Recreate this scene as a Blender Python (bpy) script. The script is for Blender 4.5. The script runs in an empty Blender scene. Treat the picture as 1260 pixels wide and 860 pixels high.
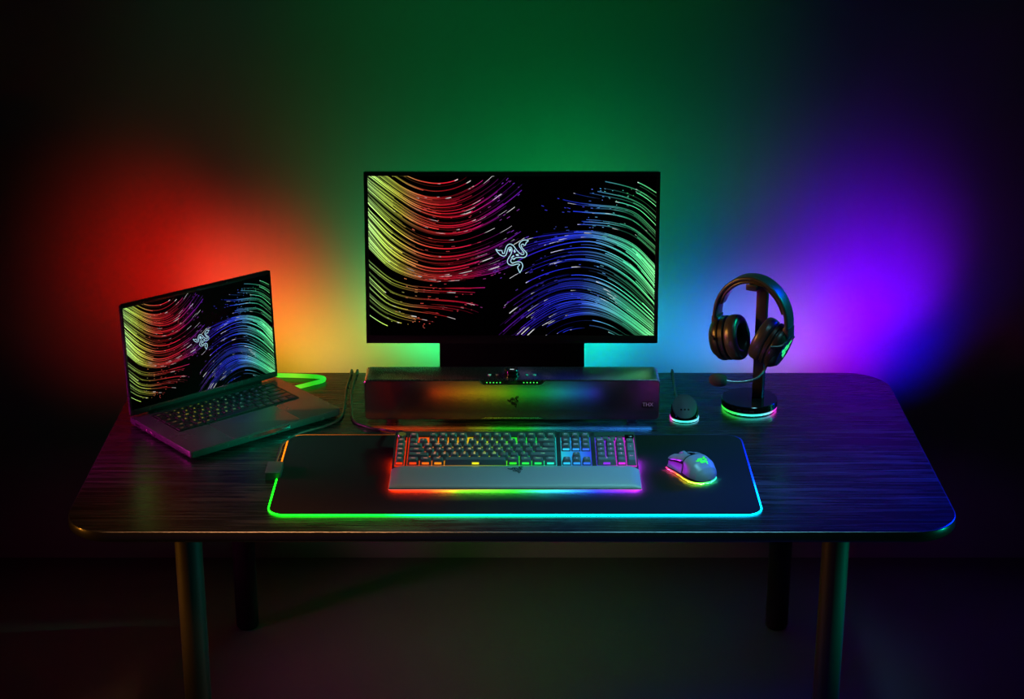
import bpy, bmesh, math, random
from mathutils import Vector, Matrix, Euler
R = math.radians
PI = math.pi
SC = bpy.context.scene
COL = SC.collection
TZ = 0.58                                   # height of the desk top

# ------------------------------------------------------------------ helpers
class MB:
    """collects vertices / faces / per-vertex colours of ONE mesh"""
    def __init__(s):
        s.v = []; s.f = []; s.m = []; s.c = []
    def add(s, vs, fs, mi=0, col=None, M=None):
        o = len(s.v)
        for i, p in enumerate(vs):
            p = Vector(p)
            if M is not None: p = M @ p
            s.v.append(p)
            if col is None: s.c.append((1, 1, 1, 1))
            elif isinstance(col, tuple): s.c.append((*col[:3], 1))
            else: s.c.append((*col[i][:3], 1))
        for f in fs:
            s.f.append(tuple(o + k for k in f)); s.m.append(mi)
        return s
    def loft(s, rings, caps=True, closed=True, mi=0, col=None, M=None):
        n = len(rings[0]); vs = [p for r in rings for p in r]; fs = []
        for a in range(len(rings) - 1):
            for b in range(n if closed else n - 1):
                c = (b + 1) % n
                fs.append((a * n + b, a * n + c, (a + 1) * n + c, (a + 1) * n + b))
        if caps:
            fs.append(tuple(reversed(range(n)))); fs.append(tuple((len(rings) - 1) * n + k for k in range(n)))
        return s.add(vs, fs, mi, col, M)
    def box(s, x0, x1, y0, y1, z0, z1, bev=0.0, mi=0, M=None, col=None, seg=2):
        bm = bmesh.new(); bmesh.ops.create_cube(bm, size=1)
        for v in bm.verts:
            v.co = Vector(((x0 + x1) / 2 + v.co.x * (x1 - x0), (y0 + y1) / 2 + v.co.y * (y1 - y0), (z0 + z1) / 2 + v.co.z * (z1 - z0)))
        if bev > 0: bmesh.ops.bevel(bm, geom=bm.edges[:], offset=bev, segments=seg, profile=0.5, affect='EDGES')
        bm.verts.index_update()
        s.add([v.co.copy() for v in bm.verts], [tuple(v.index for v in f.verts) for f in bm.faces], mi, col, M); bm.free(); return s
    def slab(s, w, d, r, z0, z1, bev=0.0, n=10, mi=0, M=None, cx=0, cy=0, seg=4, bot=None):
        """rounded-rectangle plate with rounded top and bottom edges"""
        rings = []; bot = bev if bot is None else bot
        def ring(i, z): return [(x + cx, y + cy, z) for x, y in rr(w - 2 * i, d - 2 * i, max(r - i, 1e-4), n)]
        if bot > 0:
            for k in range(seg + 1):
                a = PI / 2 * k / seg; rings.append(ring(bot * (1 - math.sin(a)), z0 + bot * (1 - math.cos(a))))
        else: rings.append(ring(0, z0))
        if bev > 0:
            for k in range(seg + 1):
                a = PI / 2 * k / seg; rings.append(ring(bev * (1 - math.cos(a)), z1 - bev * (1 - math.sin(a))))
        else: rings.append(ring(0, z1))
        return s.loft(rings, mi=mi, M=M)
    def tube(s, path, r, n=10, closed=False, mi=0, cols=None, M=None, sy=1.0, up=None):
        P = [Vector(p) for p in path]; N = len(P)
        T = []
        for i in range(N):
            a = P[(i - 1) % N] if closed or i > 0 else P[i]; b = P[(i + 1) % N] if closed or i < N - 1 else P[i]
            T.append((b - a).normalized())
        ref = Vector(up) if up else (Vector((0, 0, 1)) if abs(T[0].z) < 0.9 else Vector((1, 0, 0)))
        u = (ref - T[0] * ref.dot(T[0])).normalized(); rings = []; cl = []
        for i in range(N):
            if up: u = Vector(up)
            u = (u - T[i] * u.dot(T[i])).normalized(); w = T[i].cross(u)
            ri = r[i] if isinstance(r, (list, tuple)) else r
            rings.append([P[i] + u * (math.cos(2 * PI * k / n) * ri * sy) + w * (math.sin(2 * PI * k / n) * ri) for k in range(n)])
            if cols: cl += [cols[i]] * n
        if closed: rings.append(rings[0]); cl += cl[:n]
        return s.loft(rings, caps=not closed, mi=mi, col=cl if cols else None, M=M)
    def lathe(s, prof, n=32, mi=0, M=None, sx=1, sy=1, cap=True):
        rings = [[(max(r, 1e-5) * math.cos(2 * PI * k / n) * sx, max(r, 1e-5) * math.sin(2 * PI * k / n) * sy, z) for k in range(n)] for r, z in prof]
        return s.loft(rings, caps=cap, mi=mi, M=M)
    def ribbon(s, pts, w, f, mi=0, cols=None):
        """flat stroke; pts 2-D, w width (number or list), f maps (a, b) -> 3-D"""
        n = len(pts); vs = []; cl = []
        for i in range(n):
            a = pts[max(i - 1, 0)]; b = pts[min(i + 1, n - 1)]
            dx, dy = b[0] - a[0], b[1] - a[1]; L = math.hypot(dx, dy) or 1
            ww = (w[i] if isinstance(w, list) else w) / 2
            nx, ny = -dy / L * ww, dx / L * ww
            vs += [f(pts[i][0] + nx, pts[i][1] + ny), f(pts[i][0] - nx, pts[i][1] - ny)]
            if cols: cl += [cols[i]] * 2
        return s.add(vs, [(2 * i, 2 * i + 1, 2 * i + 3, 2 * i + 2) for i in range(n - 1)], mi, cl if cols else None)
    def build(s, name, mats, parent=None, ang=38, fix=True):
        me = bpy.data.meshes.new(name)
        me.from_pydata([tuple(p) for p in s.v], [], s.f)
        for m in (mats if isinstance(mats, (list, tuple)) else [mats]): me.materials.append(m)
        me.polygons.foreach_set('material_index', s.m)
        if any(c != (1, 1, 1, 1) for c in s.c):
            at = me.color_attributes.new('Col', 'FLOAT_COLOR', 'POINT')
            at.data.foreach_set('color', [x for c in s.c for x in c])
        if fix:
            bm = bmesh.new(); bm.from_mesh(me); bmesh.ops.recalc_face_normals(bm, faces=bm.faces[:]); bm.to_mesh(me); bm.free()
        me.shade_smooth(); me.set_sharp_from_angle(angle=R(ang)); me.update()
        o = bpy.data.objects.new(name, me); COL.objects.link(o)
        if parent: o.parent = parent
        return o

def rr(w, d, r, n=10):
    out = []
    for cx, cy, a0 in ((w / 2 - r, d / 2 - r, 0), (-w / 2 + r, d / 2 - r, 90), (-w / 2 + r, -d / 2 + r, 180), (w / 2 - r, -d / 2 + r, 270)):
        for k in range(n + 1):
            a = R(a0 + 90 * k / n); out.append((cx + r * math.cos(a), cy + r * math.sin(a)))
    return out

def catmull(P, n):
    """n points evenly spread along a Catmull-Rom curve through P"""
    P = [Vector(p) for p in P]; Q = [P[0] * 2 - P[1]] + P + [P[-1] * 2 - P[-2]]; D = []
    for i in range(1, len(Q) - 2):
        for k in range(16):
            t = k / 16; a, b, c, d = Q[i - 1], Q[i], Q[i + 1], Q[i + 2]
            D.append(0.5 * ((2 * b) + (c - a) * t + (2 * a - 5 * b + 4 * c - d) * t * t + (3 * b - a - 3 * c + d) * t ** 3))
    D.append(P[-1]); L = [0]
    for i in range(1, len(D)): L.append(L[-1] + (D[i] - D[i - 1]).length)
    out = []; j = 0
    for k in range(n):
        x = L[-1] * k / (n - 1)
        while j < len(L) - 2 and L[j + 1] < x: j += 1
        t = (x - L[j]) / max(L[j + 1] - L[j], 1e-9); out.append(D[j].lerp(D[j + 1], min(max(t, 0), 1)))
    return out

def ramp(stops, x):
    if x <= stops[0][0]: return stops[0][1]
    for (a, ca), (b, cb) in zip(stops, stops[1:]):
        if x <= b:
            t = (x - a) / (b - a); return tuple(ca[i] + (cb[i] - ca[i]) * t for i in range(3))
    return stops[-1][1]

def thing(name, label, cat, loc=(0, 0, 0), rz=0, group=None):
    o = bpy.data.objects.new(name, None); COL.objects.link(o); o.empty_display_size = 0.05
    o.location = loc; o.rotation_euler = (0, 0, rz); o['label'] = label; o['category'] = cat
    if group: o['group'] = group
    return o

# ------------------------------------------------------------------ materials
def nt(name):
    m = bpy.data.materials.new(name); m.use_nodes = True
    return m, m.node_tree.nodes, m.node_tree.links, m.node_tree.nodes['Principled BSDF']

def mat(name, col, rough=0.5, metal=0.0, spec=0.5, coat=0.0, bump=0.0, bscale=400, var=0.0, vscale=30, coatr=0.1):
    m, N, L, b = nt(name)
    b.inputs['Base Color'].default_value = (*col, 1); b.inputs['Roughness'].default_value = rough
    b.inputs['Metallic'].default_value = metal; b.inputs['Specular IOR Level'].default_value = spec
    b.inputs['Coat Weight'].default_value = coat; b.inputs['Coat Roughness'].default_value = coatr
    tc = N.new('ShaderNodeTexCoord')
    nz = N.new('ShaderNodeTexNoise'); nz.inputs['Scale'].default_value = vscale; nz.inputs['Detail'].default_value = 4
    L.new(tc.outputs['Object'], nz.inputs['Vector'])
    mr = N.new('ShaderNodeMapRange'); mr.inputs['To Min'].default_value = max(rough - 0.05 - var, 0.02); mr.inputs['To Max'].default_value = min(rough + 0.05 + var, 1)
    L.new(nz.outputs['Fac'], mr.inputs['Value']); L.new(mr.outputs['Result'], b.inputs['Roughness'])
    if bump > 0:
        n2 = N.new('ShaderNodeTexNoise'); n2.inputs['Scale'].default_value = bscale; n2.inputs['Detail'].default_value = 2
        L.new(tc.outputs['Object'], n2.inputs['Vector'])
        bp = N.new('ShaderNodeBump'); bp.inputs['Strength'].default_value = bump; bp.inputs['Distance'].default_value = 0.001
        L.new(n2.outputs['Fac'], bp.inputs['Height']); L.new(bp.outputs['Normal'], b.inputs['Normal'])
    return m

def glow(name, strength):
    """light-emitting diffuser whose LED colours come from the 'Col' attribute"""
    m, N, L, b = nt(name)
    at = N.new('ShaderNodeAttribute'); at.attribute_name = 'Col'
    b.inputs['Base Color'].default_value = (0.02, 0.02, 0.02, 1); b.inputs['Roughness'].default_value = 0.4
    L.new(at.outputs['Color'], b.inputs['Emission Color']); b.inputs['Emission Strength'].default_value = strength
    return m

def wood():
    m, N, L, b = nt('black_oak_veneer')
    tc = N.new('ShaderNodeTexCoord')
    def noise(sx, sy, sc, det, dist=0.0):
        mp = N.new('ShaderNodeMapping'); mp.inputs['Scale'].default_value = (sx, sy, 1); L.new(tc.outputs['Object'], mp.inputs['Vector'])
        n = N.new('ShaderNodeTexNoise'); n.inputs['Scale'].default_value = sc; n.inputs['Detail'].default_value = det; n.inputs['Distortion'].default_value = dist
        L.new(mp.outputs['Vector'], n.inputs['Vector']); return n
    fib = noise(7, 230, 1.0, 3)                       # long fine pores along the desk
    fig = noise(0.9, 9, 1.0, 2, 0.6)                  # cathedral figure
    mm = N.new('ShaderNodeMath'); mm.operation = 'MULTIPLY'; mm.inputs[1].default_value = 26; L.new(fig.outputs['Fac'], mm.inputs[0])
    sn = N.new('ShaderNodeMath'); sn.operation = 'SINE'; L.new(mm.outputs[0], sn.inputs[0])
    s2 = N.new('ShaderNodeMapRange'); s2.inputs['From Min'].default_value = 0.55; s2.inputs['From Max'].default_value = 1.0; L.new(sn.outputs[0], s2.inputs['Value'])
    f2 = N.new('ShaderNodeMapRange'); f2.inputs['From Min'].default_value = 0.42; f2.inputs['From Max'].default_value = 0.68; L.new(fib.outputs['Fac'], f2.inputs['Value'])
    mu = N.new('ShaderNodeMath'); mu.operation = 'MULTIPLY'; L.new(s2.outputs[0], mu.inputs[0]); L.new(f2.outputs[0], mu.inputs[1])
    ad = N.new('ShaderNodeMath'); ad.operation = 'MULTIPLY_ADD'; L.new(f2.outputs[0], ad.inputs[0]); ad.inputs[1].default_value = 0.45; L.new(mu.outputs[0], ad.inputs[2])
    cr = N.new('ShaderNodeValToRGB'); cr.color_ramp.elements[0].color = (0.005, 0.005, 0.0052, 1); cr.color_ramp.elements[1].color = (0.03, 0.03, 0.032, 1)
    L.new(ad.outputs[0], cr.inputs['Fac']); L.new(cr.outputs['Color'], b.inputs['Base Color'])
    ro = N.new('ShaderNodeMapRange'); ro.inputs['To Min'].default_value = 0.24; ro.inputs['To Max'].default_value = 0.40
    L.new(ad.outputs[0], ro.inputs['Value']); L.new(ro.outputs[0], b.inputs['Roughness'])
    bp = N.new('ShaderNodeBump'); bp.inputs['Strength'].default_value = 0.22; bp.inputs['Distance'].default_value = 0.0006
    L.new(ad.outputs[0], bp.inputs['Height']); L.new(bp.outputs['Normal'], b.inputs['Normal'])
    b.inputs['Specular IOR Level'].default_value = 0.6
    return m

def grille_mat():
    m, N, L, b = nt('perforated_black_steel')
    tc = N.new('ShaderNodeTexCoord'); vo = N.new('ShaderNodeTexVoronoi'); vo.inputs['Scale'].default_value = 620; vo.inputs['Randomness'].default_value = 0.0
    L.new(tc.outputs['Object'], vo.inputs['Vector'])
    mr = N.new('ShaderNodeMapRange'); mr.inputs['From Min'].default_value = 0.28; mr.inputs['From Max'].default_value = 0.45; L.new(vo.outputs['Distance'], mr.inputs['Value'])
    cr = N.new('ShaderNodeValToRGB'); cr.color_ramp.elements[0].color = (0.10, 0.10, 0.10, 1); cr.color_ramp.elements[1].color = (0.26, 0.26, 0.26, 1)
    L.new(mr.outputs[0], cr.inputs['Fac']); L.new(cr.outputs['Color'], b.inputs['Base Color'])
    b.inputs['Roughness'].default_value = 0.26; b.inputs['Metallic'].default_value = 0.9
    return m

M_wood = wood()
M_wall = mat('painted_plaster', (0.35, 0.35, 0.35), 0.85, bump=0.15, bscale=500, spec=0.1)
M_floor = mat('concrete_floor', (0.09, 0.087, 0.09), 0.6, bump=0.1, bscale=90, var=0.1, vscale=6, spec=0.3)
M_legs = mat('black_powder_coat', (0.02, 0.02, 0.02), 0.38)
M_black = mat('satin_black_plastic', (0.012, 0.012, 0.013), 0.32)
M_dark = mat('dark_core_plastic', (0.003, 0.003, 0.003), 0.6, spec=0.2)
M_grey = mat('soft_grey_plastic', (0.055, 0.056, 0.06), 0.42)
M_alu = mat('black_anodised_aluminium', (0.05, 0.05, 0.052), 0.36, metal=0.7)
M_alul = mat('dark_anodised_aluminium', (0.035, 0.042, 0.042), 0.26, metal=0.1)
M_cap = mat('black_keycap_plastic', (0.17, 0.17, 0.175), 0.36)
M_lcap = mat('laptop_keycap_plastic', (0.008, 0.008, 0.009), 0.42)
M_cloth = mat('black_mat_cloth', (0.014, 0.0135, 0.0135), 0.9, bump=0.6, bscale=900, spec=0.05)
M_leather = mat('grey_leatherette', (0.36, 0.37, 0.33), 0.40, bump=0.25, bscale=700)
M_bleather = mat('black_leatherette', (0.03, 0.03, 0.03), 0.30, bump=0.15, bscale=600)
M_foam = mat('mic_foam', (0.03, 0.03, 0.03), 0.95, bump=0.8, bscale=900)
M_gloss = mat('gloss_black_plastic', (0.006, 0.006, 0.006), 0.12)
M_pearl = mat('pearl_grey_shell', (0.25, 0.25, 0.26), 0.38)
M_chrome = mat('brushed_steel', (0.5, 0.5, 0.5), 0.25, metal=1.0)
M_grille = grille_mat()
M_bar = mat('satin_aluminium_bar_housing', (0.5, 0.5, 0.52), 0.27, metal=1.0, vscale=700)
M_edge = mat('lacquered_desk_edge', (0.012, 0.011, 0.011), 0.3, spec=0.8, coat=0.7, coatr=0.08)
M_rubber = mat('black_cable_rubber', (0.03, 0.03, 0.03), 0.42)
M_white = mat('white_print', (0.9, 0.9, 0.9), 0.5)
M_print = mat('dark_print', (0.004, 0.004, 0.004), 0.7, spec=0.1)
M_glass = mat('display_glass', (0.002, 0.002, 0.002), 0.3, spec=0.08)
G1 = glow('led_diffuser', 1.3)
G_leg_leak = glow('backlit_legend_and_leak', 1.3)
G_scr = glow('display_pixels', 1.0)
G_plate = glow('key_backlight_plate', 0.85)
G_under = glow('underglow_emitter', 260.0)
G_rim = glow('mat_rim_diffuser', 8.0)

# ------------------------------------------------------------------ emblem (three entwined snakes), unit box, y up
def _e(*p): return [((x - 448) / 485, (472 - y) / 485) for x, y in p]
EMB = [_e((215, 365), (262, 388), (300, 380), (312, 425), (335, 432), (350, 380), (372, 320), (415, 290), (460, 308), (490, 345), (520, 385), (560, 425), (600, 448), (622, 432), (605, 395), (570, 350), (550, 305), (572, 258), (620, 232), (685, 240)),
       _e((215, 365), (245, 415), (290, 455), (330, 468), (362, 450), (380, 390), (400, 345), (430, 335), (450, 370), (440, 415), (430, 445), (402, 490), (380, 540), (400, 585), (455, 600), (530, 580), (562, 592), (528, 625), (545, 670), (560, 712)),
       _e((685, 240), (652, 272), (632, 312), (602, 290), (578, 318), (612, 370), (655, 415), (658, 455), (622, 486), (560, 485), (500, 492), (470, 520)),
       _e((560, 712), (588, 660), (602, 605), (578, 557), (520, 550), (460, 565), (430, 545), (445, 505), (490, 510))]
EMBF = [_e((480, 365), (500, 400), (488, 425), (472, 395)), _e((430, 490), (470, 450), (480, 470), (450, 490)), _e((500, 440), (530, 435), (550, 465), (510, 460)), _e((400, 372), (425, 345), (440, 380), (415, 410))]
def emblem(mb, size, wd, f, col=None, mi=0, fill=True):
    for c in EMB:
        P = [tuple(p[:2]) for p in catmull([(x, y, 0) for x, y in c], 40)]
        P = [(x * size, y * size) for x, y in P]
        mb.ribbon(P, wd, f, mi, [col] * len(P) if col else None)
    if fill:
        for q in EMBF: mb.add([f(x * size, y * size) for x, y in q], [(0, 1, 2, 3)], mi, col)
    return mb

# ------------------------------------------------------------------ text glyph meshes
TXT = {}
def prep_text(strings):
    tmp = []
    for t in strings:
        if t in TXT: continue
        cu = bpy.data.curves.new('glyphs', 'FONT'); cu.body = t; cu.size = 1; cu.align_x = 'CENTER'; cu.align_y = 'CENTER'; cu.resolution_u = 2
        o = bpy.data.objects.new('glyphs', cu); COL.objects.link(o); tmp.append((t, o))
    dg = bpy.context.evaluated_depsgraph_get()
    for t, o in tmp:
        e = o.evaluated_get(dg); me = e.to_mesh()
        TXT[t] = ([tuple(v.co[:2]) for v in me.vertices], [tuple(p.vertices) for p in me.polygons]); e.to_mesh_clear()
    for t, o in tmp:
        cu = o.data; bpy.data.objects.remove(o); bpy.data.curves.remove(cu)
def text(mb, t, size, f, mi=0, col=None):
    v, fc = TXT[t]; mb.add([f(x * size, y * size) for x, y in v], fc, mi, col)

KROWS = [  # legend, width, (x gap before)
    [('Esc', 1, 0), ('F1', 1, 1), ('F2', 1, 0), ('F3', 1, 0), ('F4', 1, 0), ('F5', 1, .5), ('F6', 1, 0), ('F7', 1, 0), ('F8', 1, 0), ('F9', 1, .5), ('F10', 1, 0), ('F11', 1, 0), ('F12', 1, 0), ('Prt', 1, .5), ('Scr', 1, 0), ('Pse', 1, 0)],
    [(c, 1, 0) for c in '`1234567890-='] + [('Back', 2, 0), ('Ins', 1, .5), ('Hm', 1, 0), ('PU', 1, 0), ('Num', 1, .5), ('/', 1, 0), ('*', 1, 0), ('-', 1, 0)],
    [('Tab', 1.5, 0)] + [(c, 1, 0) for c in 'QWERTYUIOP[]'] + [('\\', 1.5, 0), ('Del', 1, .5), ('End', 1, 0), ('PD', 1, 0), ('7', 1, .5), ('8', 1, 0), ('9', 1, 0), ('+', 1, 0)],
    [('Caps', 1.75, 0)] + [(c, 1, 0) for c in "ASDFGHJKL;'"] + [('Enter', 2.25, 0), ('4', 1, 4), ('5', 1, 0), ('6', 1, 0)],
    [('Shift', 2.25, 0)] + [(c, 1, 0) for c in 'ZXCVBNM,./'] + [('Shift', 2.75, 0), ('^', 1, 1.5), ('1', 1, 1.5), ('2', 1, 0), ('3', 1, 0), ('Ent', 1, 0)],
    [('Ctrl', 1.25, 0), ('Win', 1.25, 0), ('Alt', 1.25, 0), ('', 6.25, 0), ('Alt', 1.25, 0), ('Fn', 1.25, 0), ('Menu', 1.25, 0), ('Ctrl', 1.25, 0), ('<', 1, .5), ('v', 1, 0), ('>', 1, 0), ('0', 2, .5), ('.', 1, 0)],
]
prep_text({k[0] for r in KROWS for k in r if k[0]} | {'M1', 'M2', 'M3', 'M4', 'M5', 'RAZER', 'THX', 'Bksp', 'o', 'PgUp'})

# ------------------------------------------------------------------ setting
def struct(name, mb, m):
    o = mb.build(name, m); o['kind'] = 'structure'; return o
WY = 0.665
struct('wall_back', MB().box(-4.5, 4.5, WY, WY + 0.12, 0, 3.4), M_wall)
struct('floor', MB().box(-4.5, 4.5, -4.6, WY + 0.12, -0.1, 0), M_floor)

# ------------------------------------------------------------------ desk
desk = thing('desk', 'black stained oak desk with rounded corners and four round legs', 'desk', (0, 0, 0))
top = MB().slab(1.6172, 0.7952, 0.0876, TZ - 0.021, TZ, 0, n=14).build('tabletop', M_wood, desk)
ed = MB(); rings = []
for off, z in ((0.0024, TZ), (0.0015, TZ - 0.0002), (0.0006, TZ - 0.0010), (0.0, TZ - 0.0026), (0.0, TZ - 0.0180), (0.0012, TZ - 0.0202), (0.003, TZ - 0.021)):
    rings.append([(x, y, z) for x, y in rr(1.622 - 2 * off, 0.8 - 2 * off, 0.09 - off, 14)])
ed.loft(rings, caps=False, closed=True); ed.build('edge_banding', M_edge, desk, fix=False)
for sx in (-1, 1):
    for sy in (-1, 1):
        MB().lathe([(0.0, 0.004), (0.0235, 0.004), (0.025, 0.006), (0.025, TZ - 0.0215), (0, TZ - 0.0215)], 36, M=Matrix.Translation((sx * 0.594, sy * 0.322, 0))).build('leg', M_legs, desk)
        MB().lathe([(0.0, 0.0), (0.021, 0.0), (0.021, 0.004), (0.0, 0.004)], 28, M=Matrix.Translation((sx * 0.594, sy * 0.322, 0))).build('foot_glide', M_dark, desk)

# ------------------------------------------------------------------ mouse mat
MATX, MATY, MT = 0.0055, -0.145, 0.004
mm_ = thing('mouse_mat', 'wide black cloth mouse mat with a glowing rainbow rim and side cable hub', 'mouse mat', (MATX, MATY, TZ))
MB().slab(0.9, 0.37, 0.03, 0.0, MT, 0.0012, n=10, bot=0).build('cloth_pad', M_cloth, mm_)
rim = []
base = rr(0.9045, 0.3745, 0.032, 10)
for i in range(len(base)):
    a = Vector(base[i]); b = Vector(base[(i + 1) % len(base)]); n = max(1, int((b - a).length / 0.012))
    for k in range(n): rim.append(a.lerp(b, k / n))
GR, CY, BL, ORG, RED, PUR, YEL = (0.002, 1, 0.004), (0.0, 0.7, 0.9), (0.0, 0.06, 1), (1, 0.24, 0.02), (1, 0.02, 0.0), (0.35, 0.03, 1), (0.9, 0.75, 0.02)
def rimcol(p):
    x, y = p
    if y < -0.17: return ramp([(-0.45, GR), (-0.24, (0.0, 1, 0.02)), (-0.16, (0.0, 1, 0.2)), (0.0, (0.0, .9, .5)), (0.2, CY), (0.43, (0.0, 0.55, 1))], x)
    if x > 0.44: return ramp([(-0.17, (0.0, 0.5, 1)), (-0.09, (0.0, 0.2, 1)), (-0.03, (0.0, 0.02, 0.7)), (0.05, (0.0, 0.004, 0.2)), (0.17, (0.0, 0.0, 0.05))], y)
    if x < -0.44: return ramp([(-0.17, GR), (-0.02, GR), (0.02, (0.3, 0.05, 0.0)), (0.18, (0.28, 0.05, 0.0))], y)
    return ramp([(-0.44, (0.25, 0.05, 0.0)), (-0.3, (0.08, 0.012, 0.0)), (0, (.01, .03, .005)), (0.25, (0.0, 0.002, 0.02)), (0.42, (0.0, 0.001, 0.015))], x)
MB().tube([(p.x, p.y, 0.0016) for p in rim], 0.0015, 8, True, cols=[rimcol(p) for p in rim]).build('light_rim', G_rim, mm_)
hub = MB().box(-0.474, -0.4445, -0.028, 0.024, 0.0, 0.0165, 0.002).build('cable_hub', M_grey, mm_)
MB().box(-0.4735, -0.445, -0.0287, -0.0277, 0.002, 0.0145, 0.0).build('hub_face', M_black, hub)
cab = catmull([(-0.462, 0.022, 0.008), (-0.462, 0.06, 0.004), (-0.461, 0.10, 0.0032), (-0.4585, 0.145, 0.0030), (-0.432, 0.194, 0.0030), (-0.385, 0.232, 0.0030), (-0.358, 0.272, 0.0030), (-0.354, 0.33, 0.003), (-0.358, 0.44, 0.003), (-0.356, 0.497, 0.003), (-0.3555, 0.535, 0.004), (-0.3552, 0.556, 0.0), (-0.355, 0.562, -0.03), (-0.355, 0.566, -0.16), (-0.345, 0.58, -0.24)], 90)
MB().tube(cab, 0.0026, 8).build('cable', M_rubber, mm_)

# ------------------------------------------------------------------ keyboard
KX, KY = 0.006, -0.158
TILT = R(5.5)
HUE = [(-0.235, RED), (-0.19, (1, 0.05, 0.005)), (-0.15, (1, 0.22, 0.005)), (-0.10, (0.95, 0.55, 0.01)), (-0.05, (0.55, 0.9, 0.01)), (-0.01, (0.03, 0.9, 0.01)), (0.045, (0.01, 0.8, 0.12)), (0.075, (0.02, 0.75, 0.65)), (0.11, (0.02, 0.35, 0.9)), (0.145, (0.03, 0.07, 0.9)), (0.172, (0.2, 0.02, 0.9)), (0.195, (0.65, 0.01, 0.8)), (0.235, (0.7, 0.02, 0.65))]
kb = thing('gaming_keyboard', 'full size black mechanical keyboard with rainbow backlit keys on the mouse mat', 'keyboard', (KX, KY, TZ + MT))
KM = Matrix.Translation((0, 0, 0.0016)) @ Matrix.Rotation(TILT, 4, 'X')
KD = 0.138
body = MB().slab(0.47, KD, 0.005, 0.003, 0.015, 0.0015, n=4, cy=KD / 2, M=KM)
body.build('case', M_grey, kb)
# top deck frame strips: bars between key blocks
U = 0.01905; RP = 0.0185; ML = -0.2065
rowy = [0.0115 + RP * k for k in range(5)] + [0.0115 + RP * 4 + 0.0225]
deck = MB()
for x0, x1 in ((-0.2345, -0.2305), (-0.2105, -0.2072), (0.0797, 0.0884), (0.1466, 0.1552), (0.2322, 0.2345)):
    deck.box(x0, x1, 0.001, KD - 0.002, 0.0145, 0.0185, 0.0006, M=KM)
deck.box(-0.2345, 0.2345, rowy[5] + 0.0105, KD - 0.001, 0.0145, 0.0185, 0.0008, M=KM)
deck.build('top_frame', M_grey, kb)
pl = MB()
def bl(x): c = ramp(HUE, x); return c
for i in range(94):
    xa = -0.23 + i * 0.4620 / 94; xb = xa + 0.4620 / 94
    pl.add([(xa, 0.0015, 0.01525), (xb, 0.0015, 0.01525), (xb, rowy[5] + 0.0105, 0.01525), (xa, rowy[5] + 0.0105, 0.01525)], [(0, 1, 2, 3)], 0, [bl(xa), bl(xb), bl(xb), bl(xa)], KM)
pl.build('key_backlight', G_plate, kb)
for sx in (-0.2, 0.2):
    MB().slab(0.03, 0.012, 0.004, 0.0, 0.0165 + 0.0008, 0.001, n=4, cx=sx, cy=KD * 0.93).build('tilt_foot', M_black, kb)
def keycap(mb, cx, cy, w, d, leg, bar=False, h=0.0108):
    z0 = 0.0172
    g = 0.0007
    def ring(wx, dy, z, off): return [(cx + x, cy + y + off, z) for x, y in rr(wx, dy, 0.0016, 3)]
    W, D = w - 2 * g, d - 2 * g
    mb.loft([ring(W, D, z0, 0), ring(W - 0.001, D - 0.001, z0 + 0.002, 0), ring(W - 0.0048, D - 0.0045, z0 + h - 0.0012, 0.0008), ring(W - 0.0062, D - 0.0060, z0 + h, 0.0008)], mi=0, M=KM)
    c = bl(cx)
    lg = tuple(min(1, v * 0.75 + 0.22) for v in c)
    if leg:
        sz = 0.0068 if len(leg) == 1 else (0.0046 if len(leg) <= 3 else 0.0042)
        if leg == 'o': sz = 0.004
        text(mb, leg, sz, lambda a, b: KM @ Vector((cx + a, cy + b + 0.0016, z0 + h + 0.00025)), 1, lg)
    if bar:   # glowing bar on the lower cap front, painted in for leaking backlight
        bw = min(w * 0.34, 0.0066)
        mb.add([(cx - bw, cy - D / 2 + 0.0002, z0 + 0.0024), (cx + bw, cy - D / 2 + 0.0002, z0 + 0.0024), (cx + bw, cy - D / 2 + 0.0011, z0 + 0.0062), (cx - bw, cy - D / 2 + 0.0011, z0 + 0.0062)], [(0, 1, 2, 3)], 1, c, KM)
rest_keys = MB(); nkey = 0
for r, row in enumerate(KROWS):
    cy = rowy[5 - r]; x = ML
    for leg, w, gap in row:
        x += gap * U; cx = x + w * U / 2; d = RP; yy = cy
        if r in (2, 4) and leg in ('+', 'Ent'): d = 2 * RP; yy = cy - RP / 2
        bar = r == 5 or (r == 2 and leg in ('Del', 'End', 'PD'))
        if r == 0 and leg in ('F4', 'F5', 'F6', 'F7', 'F8', 'F9', 'F10', 'F11', 'F12'):
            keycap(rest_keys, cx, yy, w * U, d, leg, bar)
        else:
            k = MB(); keycap(k, cx, yy, w * U, d, leg, bar); k.build('keycap', [M_cap, G_leg_leak], kb, fix=True); nkey += 1
        x += w * U
for i in range(5):
    k = MB(); keycap(k, -0.2205, rowy[4 - i], 0.0178, RP, 'M%d' % (i + 1), i == 4); k.build('macro_key', [M_cap, G_leg_leak], kb)
o = rest_keys.build('keycap', [M_cap, G_leg_leak], kb); o['kind'] = 'stuff'
Mt = KM @ Matrix.Translation((-0.2205, rowy[5] + 0.001, 0.0150))
MB().lathe([(0, 0), (0.0085, 0), (0.0085, 0.012), (0.0078, 0.0132), (0.0, 0.0132)], 28, M=Mt).build('command_dial', M_chrome, kb)
Mt = KM @ Matrix.Translation((0.222, rowy[5] - 0.0008, 0.021)) @ Matrix.Rotation(R(90), 4, 'Y')
MB().lathe([(0, -0.0085), (0.0055, -0.0085), (0.006, -0.0075), (0.006, 0.0075), (0.0055, 0.0085), (0, 0.0085)], 24, M=Mt).build('volume_roller', M_gloss, kb)
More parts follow.
